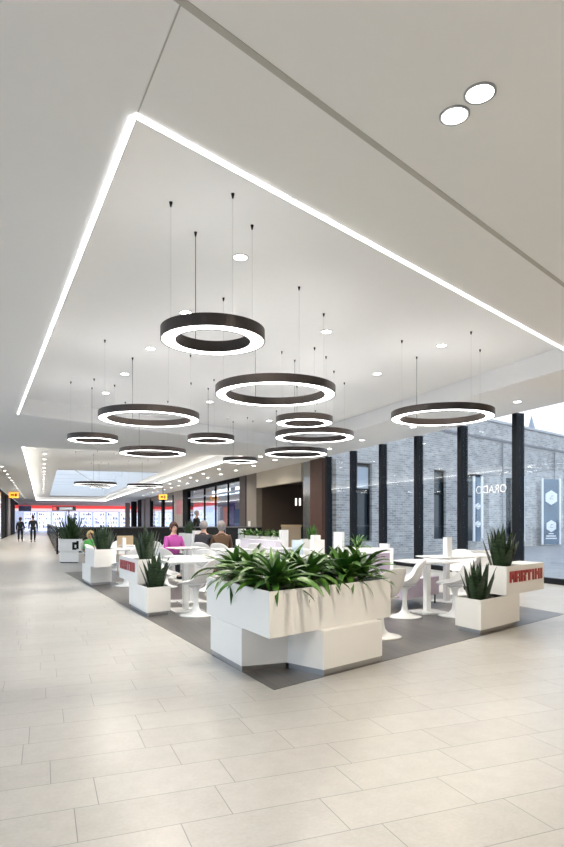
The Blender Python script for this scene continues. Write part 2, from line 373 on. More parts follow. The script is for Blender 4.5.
tag(MB().bb(30, 33.5, VR+2.5, VR+2.9, 0.003, 2.0).build('display_shelf', mat('shelf_grey', (.2, .2, .2), .5, noise=.6, nscale=2)), 'dark display shelf inside the glass shop', 'shelf')
# red and white fascia of the far stores
redf = emit('lit_red_fascia', (.80, .07, .07), .55)
fs = empty('store_fascia', B(UE, 4, 2.7), label='long red and white fascia across the far end of the mall', cat='sign')
MB().bb(UE, UE+.3, VL-.6, VS, 3.05, 3.45).build('red_band', redf, fs, off=fs.location)
MB().bb(UE, UE+.3, VL-.6, VS, 2.72, 3.05).build('white_band', emit('lit_white_fascia', (.9, .74, .72), .5), fs, off=fs.location)
MB().bb(UE, UE+.3, VL-.6, VS, 3.45, ZC-.002).build('grey_band', CEILM, fs, off=fs.location)
MB().bb(UE-.02, UE, VL+.05, -1.3, 2.7, 3.4).build('sign_panel', mat('navy_sign', (.25, .30, .5), .4, noise=.8, nscale=3), fs, off=fs.location)
f2 = empty('store_fascia', B(66, VR+2, 2.6), label='red band above the store behind the right glass doors', cat='sign')
MB().bb(44, 84, VR+2.0, VR+2.2, 2.55, 2.85).build('red_band', redf, f2, off=f2.location)
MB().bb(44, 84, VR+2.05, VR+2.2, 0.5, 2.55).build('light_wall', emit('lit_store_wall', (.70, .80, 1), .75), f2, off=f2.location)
MB().bb(44, 84, VR+2.05, VR+2.2, 2.85, 3.7).build('upper_wall', mat('sand', (.5, .42, .34), .7), f2, off=f2.location)
# end store display
disp = emit('lit_display', (.72, .80, 1.0), 1.0)
for i in range(9):
    v0 = -2.2 + i*1.75
    t = empty('display_case', B(UE+1.5, v0), label='pale lit display case of the far store, %s from the left' % ORD[i], cat='display case', group='display cases of the far store')
    MB().bb(UE+1.5, UE+1.6, v0, v0+1.45, .1, 2.6).build('back_panel', disp, t, off=t.location)
    for k in range(4): MB().bb(UE+1.2, UE+1.5, v0+.03, v0+1.42, .5+k*.55, .53+k*.55).build('shelf', WHITE, t, off=t.location)
    gm = mat(('goods_navy', 'goods_grey', 'goods_violet')[i % 3], ((.06, .08, .2), (.2, .22, .28), (.16, .1, .3))[i % 3], .6, noise=.3)
    for k in range(4):
        for j in range(6):
            if random.random() < .7:
                hh = random.uniform(.15, .4); w0 = v0+.08+j*.22
                MB().bb(UE+1.25, UE+1.45, w0, w0+random.uniform(.08, .17), .53+k*.55, .53+k*.55+hh).build('merchandise', gm, t, off=t.location)
# skylight
sk = empty('skylight', B(35.6, 3.5, 5.6), label='long rectangular skylight with white beams over the far seating', cat='skylight')
for k in range(7):
    u = 38+k*5; MB().bb(u-.08, u+.08, .76, 6.3, 5.2, 5.6).build('beam', WHITE, sk, off=sk.location)
dmb = MB(); dmb.tube(B(37, .9, 4.9), B(68, 6.1, 4.9), .06); dmb.build('beam', WHITE, sk, off=sk.location)
MB().bb(35.6, 70.2, .76, 6.3, 5.62, 5.63).build('glass_pane', GL, sk, off=sk.location)

# ---- balustrade round the void
bal = empty('balustrade', B(26.2, .55), label='black panelled balustrade running down the corridor and across behind the seating', cat='railing'); bo = bal.location.copy()
blk = mat('smoked_panel', (.02, .02, .022), .2, noise=.2)
for i in range(16): MB().bb(26.2+i*3.0+.03, 26.2+i*3.0+2.97, .55, .58, .05, 1.05).build('panel', blk, bal, off=bo)
MB().bb(26.1, 74.2, .52, .62, 1.05, 1.11).build('handrail', CHROME, bal, off=bo)
for i in range(5): MB().bb(26.2, 26.23, .62+i*1.75, .62+i*1.75+1.7, .05, 1.05).build('panel', blk, bal, off=bo)
MB().bb(26.15, 26.28, .62, 9.3, 1.05, 1.10).build('handrail', mat('rail_grey', (.15, .15, .16), .3), bal, off=bo)
for i in range(17): MB().bb(26.17+i*3.0, 26.23+i*3.0, .53, .61, 0, 1.05).build('post', BLACK, bal, off=bo)

# ================================================================ OUTSIDE
S(MB().add([B(-60, -80, -.03), B(140, -80, -.03), B(140, 120, -.03), B(-60, 120, -.03)], [(0, 1, 2, 3)]).build('ground', mat('courtyard_paving', (.27, .27, .275), .9, noise=.35, nscale=1.8)))
bd = Vector((.743, .669, 0)); bo_ = Vector((2.05, 23.05, 0)); ba = math.atan2(.669, .743)
BRK = brick_mat('grey_brick', (.30, .295, .29), (.50, .49, .48), (.55, .54, .53), .32, .095, .013)
bb_ = empty('brick_building', bo_, ba, label='grey brick building with tall dark windows outside the glass wall', cat='building')
def tx(px): # distance along the facade seen in column px
    t = (px-CX)/F; return (t*bo_.y-bo_.x)/(bd.x-t*bd.y)
def zz(px, py):
    s = tx(px); return H+(HZ-py)*(bo_.y+bd.y*s)/F
BH = 6.35
wins = [(357, 372, 463, 541), (434, 446, 470, 539), (466, 482, 474, 541), (506, 513, 478, 541), (552, 556, 484, 543)]
holes = []
for a, b, y0, y1 in wins: holes.append((tx(a), tx(b), max(.05, zz((a+b)/2, y1)), zz((a+b)/2, y0)))
# facade with real openings
xs = [0]+[q for h in holes for q in h[:2]]+[40]
mb = MB()
for i in range(len(xs)-1):
    a, b = xs[i], xs[i+1]
    if i % 2 == 0: mb.box(a, b, 0, .35, -.03, BH)
    else:
        h = holes[i//2]; mb.box(a, b, 0, .35, -.03, h[2]); mb.box(a, b, 0, .35, h[3], BH)
mb.build('facade', BRK, bb_)
MB().box(0, 40, -.06, 0, 5.42, 5.52).build('string_course', mat('dark_coping', (.22, .22, .24), .7), bb_)
MB().box(-.1, 40.1, -.08, .4, BH, BH+.12).build('coping', mat('pale_coping', (.5, .5, .52), .7), bb_)
MB().prism([(6.2, .36), (40, .36), (40, 9), (9.4, 9)], -.03, BH-.05).build('rear_block', BRK, bb_)
wg = mat('dark_window_glass', (.03, .04, .05), .08, noise=.3)
for i, (a, b, z0, z1) in enumerate(holes):
    w = MB(); w.box(a, b, .2, .26, z0, z1)
    wo = w.build('window', wg, bb_); tg = MB(); tg.box(a, a+.07, .12, .2, z0, z1); tg.box(b-.07, b, .12, .2, z0, z1); tg.box(a, b, .12, .2, z1-.08, z1); tg.box(a, b, .12, .2, z1-1.1, z1-1.04)
    tg.build('frame', BLACK, wo)
    if i == 0: MB().box(a+.07, b-.07, .14, .19, z1-1.0, z1-.15).build('light_panel', mat('pale_transom', (.35, .42, .5), .3), wo)
for px in (501, 553): # vertical downpipes
    s = tx(px); MB().tube((s, -.1, 0), (s, -.1, 5.4), .04).build('downpipe', mat('pipe', (.3, .3, .32), .5), bb_)
# banners
bnr = mat('banner_blue', (.13, .19, .26), .6, noise=.5, nscale=1.3); hexm = mat('banner_white', (.85, .87, .9), .6)
def banner(p0, p1, y0, y1, label, hexes, txt=True):
    s0, s1 = tx(p0), tx(p1); pm = (p0+p1)/2; z0, z1 = zz(pm, y1), zz(pm, y0)
    t = empty('banner', bo_+bd*((s0+s1)/2)+Vector((.67, -.74, 0))*.25+Vector((0, 0, z0)), .2, label=label, cat='banner')
    w = (p1-p0)*(bo_.y+bd.y*(s0+s1)/2)/F; MB().box(-w/2+.08, w/2-.08, -.42, -.40, 0, z1-z0).build('cloth', bnr, t)
    for sgn in (-1, 1): MB().box(sgn*w/2-.05, sgn*w/2+.05, -.45, -.37, 0 , z1-z0+.05).build('pole', hexm, t)
    r = w*.38
    for hy, k in hexes:
        zc = zz(pm, hy)-z0; q = [(k*r*math.cos(math.radians(30+60*i)), k*r*math.sin(math.radians(30+60*i))) for i in range(6)]
        m = MB(); m.add([(x, -.435, zc+z) for x, z in q]+[(x, -.42, zc+z) for x, z in q], [tuple(range(6)), tuple(range(11, 5, -1))]+[(i, (i+1) % 6, (i+1) % 6+6, i+6) for i in range(6)])
        ho = m.build('hexagon', hexm, t)
        l = MB()
        l.box(-.12*k, .12*k, -.445, -.435, zc-.09, zc-.06); l.box(-.02, .14*k, -.445, -.435, zc+.08, zc+.11); l.tube((-.1, -.44, zc-.05), (.06, -.44, zc+.1), .012, n=5)
        l.build('mark', mat('mark_grey', (.35, .35, .38), .6), ho)
    if txt:
        l = MB(); zc = zz(pm, 534)-z0
        for k, (a, b) in enumerate(((-.16, .14), (-.32, .28), (-.34, .34))): l.box(a, b, -.43, -.42, zc-.13*k, zc-.13*k+.06)
        l.build('caption', hexm, t)
banner(532.3, 551.5, 480, 544, 'blue banner with two white hexagons between white poles, rightmost outside', [(498, 1.0), (526, .82)])
banner(464.5, 473, 478, 541, 'blue banner with two white hexagons partly behind a black mullion', [(506.5, 1.0), (524, 1.0)], False)
banner(505.5, 515, 478, 541, 'narrow banner with white hexagons beside the second mullion from the right', [(500, .9), (524, 1.0)], False)
# lettering on glass
gt = rtext('window_lettering', 'ORADO', B(wu(489.5), 9.975, 1.3+29*14.6/F), .27, mat('frosted_white', (.9, .92, .95), .6), None, math.atan2(-UY, -UX), .001, True, 1.1)
tag(gt, 'white frosted letters on the window pane between two right mullions', 'lettering')
# church spire
sp = empty('church_spire', XD(531.5, 150), label='distant thin church spire above the brick roofline', cat='spire')
slate = mat('slate', (.30, .33, .38), .8)
MB().box(-2.2, 2.2, -2.2, 2.2, 0, 21).build('tower', mat('spire_stone', (.4, .42, .45), .9), sp)
MB().tube((0, 0, 21), (0, 0, 27.5), 1.8, .05, 8).build('steeple', slate, sp)
sp.location.z = 0

# ================================================================ LIGHT FITTINGS
def seg_light(name, a, b, seglen, label, off, w=.034, gap=.022):
    a = Vector(a); b = Vector(b); d = (b-a); L = d.length; d.normalize(); n = Vector((-d.y, d.x, 0))
    if n.dot(cc-a) < 0: n = -n
    t = empty(name, a+Vector((0, 0, ZC)), label=label, cat='line light')
    k = 0; s = off
    while s < L-.05:
        e = min(L, s+seglen)-gap
        MB().pbox(a, d, n, s, e, -w, 0, ZC-.012, ZC-.001).build('diffuser', LEDS, t, off=t.location); s += seglen
    MB().pbox(a, d, n, off, L, 0, .006, ZC-.014, ZC-.001).build('channel', mat('alu', (.7, .71, .72), .4, noise=.02), t, off=t.location)
seg_light('line_light', R1, R4, 1.12, 'bright LED line along the left edge of the ceiling recess', .0)
seg_light('line_light', R1, R2, 1.37, 'bright LED line along the near edge of the ceiling recess', -.02)
cv = empty('cove_light', B(21.6, -.6, ZC+.05), label='glowing cove line round the far rectangular ceiling recess', cat='line light')
MB().bb(21.7, 74.5, -.60, -.54, ZC+.02, ZC+.05).build('diffuser', COVE, cv, off=cv.location)
MB().bb(21.7, 74.5, 6.92, 6.98, ZC+.02, ZC+.05).build('diffuser', COVE, cv, off=cv.location)
MB().bb(74.5, 74.55, -.6, 6.98, ZC+.02, ZC+.05).build('diffuser', COVE, cv, off=cv.location)

def dl_proto(r):
    t = empty('downlight', (0, 0, 0), cat='downlight')
    MB().ring(r*.90, r*1.08, -.008, .0, 32).build('trim_ring', CHROME, t)
    MB().lathe([(r*.9, -.003), (r*.9, -.001)], 32).build('lens', DLM, t)
    return t
DP = dl_proto(.08)
def area(loc, size, power, col=(1, .93, .82), spread=2.6):
    l = bpy.data.lights.new('downlight_lamp', 'AREA'); l.shape = 'DISK'; l.size = size; l.energy = power; l.color = col; l.spread = spread
    o = bpy.data.objects.new('downlight_lamp', l); COL.objects.link(o); o.location = loc; return o
first = True
def downlight(loc, label, group, power=0, col=(1, .93, .82), scale=1.0):
    global first
    if first: t = DP; t.location = loc; t['label'] = label; t['group'] = group; t.scale = (scale,)*3; first = False
    else: t = copy_tree(DP, loc, label=label, group=group, scale=scale)
    if power:
        a = area((0, 0, -.012), .14, power, col); a.parent = t
    return t
PW = 16.0
downlight(XD(480, 3.482, ZC), 'large round downlight in the near ceiling, right one of the pair', 'near pair of downlights', 12, (1, .88, .72), 1.05)
downlight(XD(454.5, 3.672, ZC), 'large round downlight in the near ceiling, left one of the pair', 'near pair of downlights', 12, (1, .88, .72), 1.05)
rl = [(240.4, 257), (185.7, 312.3), (150.4, 348.3), (124.9, 373.8), (105.7, 392.8), (326.4, 331.3), (377, 373.6), (441.7, 345.3), (209.6, 401.7), (269, 420.6)]
rn = ['downlight in the ceiling recess just right of the front ring cables', 'downlight in the ceiling recess directly above the nearest ring', 'downlight in the recess, third from the front in the left row',
      'downlight in the recess, fourth from the front in the left row', 'downlight in the recess, last at the back of the left row', 'downlight in the recess above the second large ring',
      'downlight in the recess between the second large ring and the right ring', 'downlight in the recess above the lone ring at the right', 'downlight in the recess between left large ring and second large ring', 'small downlight in the recess above the stacked rings']
for (x, y), n in zip(rl, rn): downlight(XD(x, (ZR-H)*F/(HZ-y), ZR), n, 'downlights in the ceiling recess', PW)
for k, (u, v) in enumerate([(9.8, 9.0), (10.6, 9.0), (13.4, 8.9), (16.1, 8.9), (18.4, 8.95)]):
    downlight(B(u, v, ZC), 'downlight in the soffit by the windows, %s counting from the right' % ORD[k], 'downlights by the windows', PW*.6)
for k in range(20):
    u = 29.6-2.4*3+2.4*k; downlight(B(u, -1.66, ZC), '%s downlight from the front in the left corridor row' % ORD[k], 'left corridor row of downlights', PW if k % 2 else 0)
for k in range(18):
    u = 25.0+2.35*k; downlight(B(u, .1, ZR), '%s downlight from the front in the row beside the far cove' % ORD[k], 'downlights along the far cove', 0)
for k in range(14):
    u = 22.5+2.6*k; downlight(B(u, 8.55, ZC), '%s downlight from the front before the right shopfronts' % ORD[k], 'downlights before the shopfronts', PW if k % 2 else 0, scale=1.3)
for k in range(9):
    u = 21.5+2.9*k; downlight(B(u, 7.6, ZC), '%s downlight of the inner row beside the right cove' % ORD[k], 'inner downlights beside the right cove', 0, scale=1.2)
# unseen lamps, added for warm light from behind and beside the camera
for k, (u, v) in enumerate([(1.5, 6.5), (-2.5, 4.5), (-3, 0), (4.5, 8.3), (1.0, -1.7), (-.5, 2.5)]):
    a = downlight(B(u, v, ZC), '%s added ceiling downlight behind the viewpoint, out of the picture' % ORD[k], 'added downlights behind the viewpoint', PW*.6, (1, .82, .62))

# pendant rings
def ring_light(c, R, zb, label, rot, n, cut=1.0, ztop=ZR):
    t = empty('ring_pendant', (c.x, c.y, zb), label=label, cat='pendant lamp', group='ring pendant lamps')
    band = .145
    h = MB(); h.ring(R-.012, R, .0, .105, n); h.ring(R-band, R-band+.012, .0, .105, n); h.ring(R-band+.012, R-.012, .085, .105, n)
    ho = h.build('housing', RINGM, t)
    MB().ring(R-band+.012, R-.012, .004, .03, n).build('diffuser', LED, t)
    MB().ring(R-band+.03, R-.03, .1055, .1085, n).build('added_uplight', UPL, t)  # added glowing ring, hidden from below, lights the ceiling
    cab = MB().tube((0, 0, 0), (0, 0, ztop-zb-.105-.002), .0022, n=6)
    for k in range(4):
        a = rot+k*math.pi/2; x, y = (R-.07)*math.cos(a), (R-.07)*math.sin(a)
        rr = .0032 if k == 1 else .0013
        co = MB().tube((x, y, .105), (x, y, ztop-zb-.002), rr, n=6).build('cable', BLACK if k == 1 else mat('steel_wire', (.55, .55, .56), .5), t)
        MB().tube((x, y, ztop-zb-.045), (x, y, ztop-zb-.001), .006, .016, n=10).build('ceiling_cap', BLACK, co)
rings = [(213, 341.5, .48, 31, 'small dark ring lamp nearest the viewer, largest seen from below'), (275.5, 395.4, .79, 24, 'large dark ring lamp at the centre of the ceiling recess'),
         (442, 418.3, .81, 20, 'large ring lamp alone at the right, near the windows'), (149.5, 419.8, .81, 35, 'large ring lamp at the left below the row of downlights'),
         (93, 440.7, .50, 20, 'small ring lamp farthest left in the recess'), (153, 453.8, .80, 40, 'large thin looking ring lamp behind the left large one'),
         (211, 441, .48, 15, 'small ring lamp between the left and centre groups'), (240.2, 461.8, .48, 33, 'small ring lamp low behind the centre, farthest back in recess'),
         (304.3, 423.5, .48, 22, 'small ring lamp at the top of the stacked right-centre trio'), (314.5, 438, .78, 28, 'large ring lamp in the middle of the stacked right-centre trio'),
         (296, 454.5, .77, 44, 'large ring lamp at the bottom of the stacked right-centre trio')]
for i, (px, py, R, rot, lb) in enumerate(rings):
    zb = 2.97; D = (zb-H)*F/(HZ-py); ring_light(XD(px, D), R, zb, lb, math.radians(rot), 72)
ring_light(XD(95.5, 25), .84, 2.82, 'ring lamp hanging below the skylight at the left', .4, 48, ztop=ZR)
ring_light(XD(100, 29.5), .48, 2.97, 'tiny ring lamp just behind the left skylight ring', .4, 48, ztop=ZR)
ring_light(XD(145, 28.7), .82, 2.97, 'ring lamp seen edge-on beside the skylight', .4, 48, ztop=ZR)

# ================================================================ PLANTERS AND PLANTS
def trough(o, a, b, s0, s1, t0, t1, z0, z1, name, parent, m=PLWHITE, th=.018, soil=True, lid=None):
    mb = MB(); of = parent.location
    mb.pbox(o, a, b, s0, s1, t0, t1, z0, z0+.02)
    mb.pbox(o, a, b, s0, s1, t0, t0+th, z0+.02, z1); mb.pbox(o, a, b, s0, s1, t1-th, t1, z0+.02, z1)
    mb.pbox(o, a, b, s0, s0+th, t0+th, t1-th, z0+.02, z1); mb.pbox(o, a, b, s1-th, s1, t0+th, t1-th, z0+.02, z1)
    r = mb.build(name, m, parent, off=of)
    if lid: MB().pbox(o, a, b, lid[0], lid[1], t0+th, t1-th, z1-.02, z1-.001).build('lid', m, r, off=of)
    if soil:
        q0, q1 = soil if isinstance(soil, tuple) else (s0+th, s1-th)
        MB().pbox(o, a, b, q0, q1, t0+th, t1-th, z0+.03, z1-.035).build('soil', SOIL, r, off=of)
    return r
def leaf_strip(mb, base, az, length, width, lean, curl, fold=.25, n=9, tw=0.0, up=1.0, point=1.6):
    """arching blade: starts rising at angle lean (rad from vertical), bends by curl along its length"""
    d = Vector((math.cos(az), math.sin(az), 0)); side = Vector((-math.sin(az), math.cos(az), 0))
    p = Vector(base); vs = []
    for i in range(n+1):
        k = i/n; th = lean+curl*k**1.3
        w = width*(math.sin(math.pi*min(1, (k*.86+.14))**.8))**.8 if i < n else 0.0
        w = max(w, .0008)
        nrm = d*(-math.cos(th)) + Vector((0, 0, math.sin(th)))
        sd2 = side*math.cos(tw*k)+nrm*math.sin(tw*k)
        vs += [p - sd2*(w/2) + nrm*(fold*w/2), p.copy(), p + sd2*(w/2) + nrm*(fold*w/2)]
        p = p + (d*math.sin(th) + Vector((0, 0, math.cos(th))))*(length/n)
    fs = []
    for i in range(n):
        a = i*3; fs += [(a, a+1, a+4, a+3), (a+1, a+2, a+5, a+4)]
    mb.add(vs, fs)
def fern(loc, label, group, n=46, L=(.30, .5), seed=0, wd=.072):
    rnd = random.Random(seed); mb = MB()
    for i in range(n):
        k = i/n; az = i*2.39996+rnd.uniform(-.3, .3)
        lean = .15+1.2*(1-k)+rnd.uniform(-.12, .12); curl = 1.35+rnd.uniform(-.3, .5)-.5*k
        leaf_strip(mb, (rnd.uniform(-.03, .03), rnd.uniform(-.03, .03), rnd.uniform(-.01, .06)), az, rnd.uniform(*L)*(1-.25*k), wd*rnd.uniform(.8, 1.15), lean, curl, fold=.35, tw=rnd.uniform(-.7, .7))
    o = mb.build('leafy_plant', FERN, smooth=True); o.location = loc; tag(o, label, 'plant', group); return o
def snake(loc, label, group, n=18, Hh=.45, seed=0, spread=.12, wd=.09, name='sword_leaf_plant', m=None, splay=.33):
    rnd = random.Random(seed); mb = MB()
    for i in range(n):
        az = i*2.39996; r = spread*math.sqrt((i+.5)/n)
        b = (r*math.cos(az), r*math.sin(az), 0)
        leaf_strip(mb, b, az+rnd.uniform(-.3, .3), Hh*(1.12-.42*(i/n)+rnd.uniform(-.08, .08)), wd*rnd.uniform(.8, 1.2), .05+splay*(i/n)+rnd.uniform(-.05, .08), rnd.uniform(-.12, .15), fold=.3, n=7, tw=rnd.uniform(-.6, .6))
    o = mb.build(name, m or SNAKE, smooth=True); o.location = loc; tag(o, label, 'plant', group); return o

# main planter
mp = empty('planter', (-.10, 4.80, 0), label='big white planter on two blocks at the front tip of the seating', cat='planter'); mo = mp.location.copy()
A = Vector((-.10, 4.80, 0))
trough(A, LD, RD, 0, 1.456, 0, 1.617, .38, .75, 'trough', mp)
lb_ = [(-.349, 5.26), (-.70, 5.98), (-.40, 6.35), (.20, 5.95), (.045, 5.405)]
rb_ = [(.35, 5.13), (.932, 5.68), (.72, 6.18), (.22, 5.93), (.047, 5.403)]
MB().prism(lb_, .055, .38).build('base_block', PLWHITE, mp, off=mo)
MB().prism(rb_, .055, .38).build('base_block', PLWHITE, mp, off=mo)
def shrink(poly, f=.97):
    c = [sum(p[i] for p in poly)/len(poly) for i in (0, 1)]; return [(c[0]+(p[0]-c[0])*f, c[1]+(p[1]-c[1])*f) for p in poly]
MB().prism(shrink(lb_), .0035, .055).build('plinth', CHROME, mp, off=mo); MB().prism(shrink(rb_), .0035, .055).build('plinth', CHROME, mp, off=mo)
zs = .735
for k, (s, t, n, lbx) in enumerate([(.20, .20, 44, 'front corner of'), (.58, .17, 44, 'left front side of'), (.98, .17, 46, 'left side of'), (1.28, .50, 36, 'back left of'), (.22, .58, 44, 'centre front of'),
        (.80, .75, 36, 'middle of'), (.24, 1.12, 46, 'right front side of'), (.62, 1.22, 40, 'right back side of'), (.30, 1.44, 36, 'right end of')]):
    p = A+LD*s+RD*t; fern((p.x, p.y, zs), 'arching green leafy plant in the %s the big planter' % lbx, 'leafy plants in the big planter', n, (.36, .52) if t > 1 else (.36, .55), seed=k+3)

def letters(parent, o, a, nrm, s0, s1, z0, z1, flip=False):
    """MARTINI in blocky strokes, running from s0 to s1 (in reading direction)"""
    G = {'M': [(0, 0, .28, 1), (.72, 0, 1, 1), (.28, .72, .72, 1), (.42, .3, .58, .72)], 'A': [(0, 0, .3, 1), (.7, 0, 1, 1), (.3, .72, .7, 1), (.3, .3, .7, .5)],
         'R': [(0, 0, .3, 1), (.3, .75, 1, 1), (.7, .5, 1, .75), (.3, .4, .85, .55), (.55, .0, .95, .4)], 'T': [(0, .72, 1, 1), (.33, 0, .67, .72)],
         'I': [(.2, 0, .8, 1)], 'N': [(0, 0, .3, 1), (.7, 0, 1, 1), (.3, .4, .7, .75)]}
    W = {'I': .5}; tot = sum(W.get(c, 1) for c in 'MARTINI')+.16*6; k = (s1-s0)/tot; x = s0; 
    for c in 'MARTINI':
        w = W.get(c, 1)*k; mb = MB()
        for x0, y0, x1, y1 in G[c]: mb.pbox(o, a, nrm, x+x0*w, x+x1*w, .001, .012, z0+(z1-z0)*y0, z0+(z1-z0)*y1)
        mb.build('letter', RED, parent, off=parent.location); x += w+.16*k

def stepped(o, a, b, label, l0, l1, u0, u1, depth=.42, text=None, lidded=True, flipped=False):
    t = empty('planter', o, label=label, cat='planter'); of = t.location.copy()
    trough(o, a, b, l0, l1, 0, depth, .055, .40 if not flipped else .40, 'lower_trough', t, soil=(l0+.02, min(l1, u0)-.01 if u0 > l0 else l1-.02))
    MB().pbox(o, a, b, l0+.03, l1-.03, .03, depth-.03, .0035, .055).build('plinth', CHROME, t, off=of)
    trough(o, a, b, u0, u1, 0, depth, .401, .755, 'upper_trough', t, soil=(u0+.02, u0+.45) , lid=(u0+.45, u1-.018) if lidded else None)
    if text: letters(t, o, text[0], text[1], text[2], text[3], .55, .69)
    return t
Q0 = Vector((2.28, 6.99, 0)); nR = Vector((RD.y, -RD.x, 0)).normalized()
stepped(Q0, RD, LD, 'stepped white planter with red lettering at the right edge of the seating', 0, 1.0, .64, 1.74, text=(RD, nR, .72, 1.68))
p = Q0+RD*.22+LD*.2; snake((p.x, p.y, .365), 'dark sword-leaved plant in the low trough of the right lettered planter', 'sword-leaved plants', 22, .46, 1)
p = Q0+RD*.84+LD*.22; snake((p.x, p.y, .72), 'dark sword-leaved plant in the high trough of the right lettered planter', 'sword-leaved plants', 24, .48, 2)
R0 = Vector((-1.84, 8.32, 0)); nL = Vector((-LD.y, LD.x, 0)).normalized()
if nL.dot(Vector((-1, -.5, 0))) < 0: nL = -nL
tR = stepped(R0, LD, RD, 'stepped white planter with red lettering on the left edge of the seating', 0, 1.1, .56, 1.80, .38)
letters(tR, R0+LD*2.42, -LD, nL, .71, 1.71, .56, .70)
p = R0+LD*.25+RD*.2; snake((p.x, p.y, .365), 'dark sword-leaved plant in the low trough of the left lettered planter', 'sword-leaved plants', 20, .46, 3)
p = R0+LD*.72+RD*.2; snake((p.x, p.y, .72), 'dark sword-leaved plant in the high trough of the left lettered planter', 'sword-leaved plants', 24, .47, 4)
S0 = Vector((-3.90, 12.43, 0))
stepped(S0, LD, RD, 'stepped white planter without lettering, third along the left edge', 0, 1.1, -.45, .70, .47, lidded=False)
p = S0+LD*(-.2)+RD*.23; snake((p.x, p.y, .72), 'dark sword-leaved plant in the plain third planter on the left edge', 'sword-leaved plants', 26, .50, 5, spread=.15)
T0 = XD(59, 19.3); Ta = Vector((VX, VY, 0)); Tb = Vector((UX, UY, 0)); Ta = (Ta+Vector((.5, -.35, 0))).normalized()
T = empty('planter', T0, label='white planter with dark emblem and a bushy plant beside the balustrade', cat='planter')
trough(T0, Ta, Tb, 0, .74, 0, 1.0, .38, .76, 'upper_trough', T)
MB().pbox(T0, Ta, Tb, .04, .62, .05, .9, .03, .38).build('base_block', PLWHITE, T, off=T0); MB().pbox(T0, Ta, Tb, .05, .6, .06, .88, .0, .03).build('plinth', BLACK, T, off=T0)
em = MB(); tn = Vector((Ta.y, -Ta.x, 0))
for a, b, c, d in ((.42, .49, .42, .66), (.49, .56, .58, .66), (.55, .62, .45, .70), (.49, .55, .42, .48)): em.pbox(T0, Ta, tn, a, b, .001, .01, c, d)
em.build('emblem', BLACK, T, off=T0)
p = T0+Ta*.4+Tb*.4
snake((p.x, p.y, .72), 'bushy dark green plant in the planter beside the balustrade', 'bushy plants', 90, .85, 6, spread=.32, wd=.05, name='bushy_plant', m=BUSH, splay=.9)

# partition planters
def divider(a, b, zb, posts, label, hp=1.1, w=.22):
    a = Vector(a); b = Vector(b); d = (b-a); L = d.length; d.normalize(); n = Vector((-d.y, d.x, 0)); t = empty('partition_planter', a, label=label, cat='planter')
    trough(a, d, n, .0, L, -w/2, w/2, .01, zb, 'trough', t)
    for i, hh in posts: MB().pbox(a, d, n, -.17 if i == 0 else L, 0 if i == 0 else L+.17, -w/2+.02, w/2-.02, .0035, hh).build('end_post', WHITE, t, off=a)
    return a, d, L
a, d, L = divider((.01, 15.5, 0), (-1.15, 18.0, 0), .92, [(0, 1.1), (1, 1.1)], 'white partition planter with two tall end posts before the reception')
for k in range(6):
    p = a+d*(.2+k*(L-.4)/5); fern((p.x, p.y, .89), 'low green leafy plant in the partition planter before the reception, %s from the right' % ORD[k], 'leafy plants in the partition planter', 22, (.18, .34), seed=40+k)
a, d, L = divider((1.22, 12.2, 0), (1.92, 11.9, 0), .80, [(0, 1.1), (1, .88)], 'white partition planter near the window mullions with spiky plant')
p = a+d*.3; fern((p.x, p.y, .77), 'spiky grass-like plant in the partition planter by the windows', 'spiky plants', 34, (.35, .5), seed=60, wd=.03)
a, d, L = divider((-2.22, 15.7, 0), (-2.72, 16.7, 0), 1.0, [(0, 1.08)], 'white partition planter behind the woman in purple')
p = a+d*.5; snake((p.x, p.y, .97), 'dark sword-leaved plant in the partition planter behind the woman', 'sword-leaved plants', 16, .36, 8)
a, d, L = divider((1.05, 16.4, 0), (.62, 17.3, 0), .82, [], 'white trough planter standing before the rust brown pier')
p = a+d*.5; snake((p.x, p.y, .79), 'sword-leaved plant standing before the rust brown pier', 'sword-leaved plants', 16, .42, 9, m=FERN)

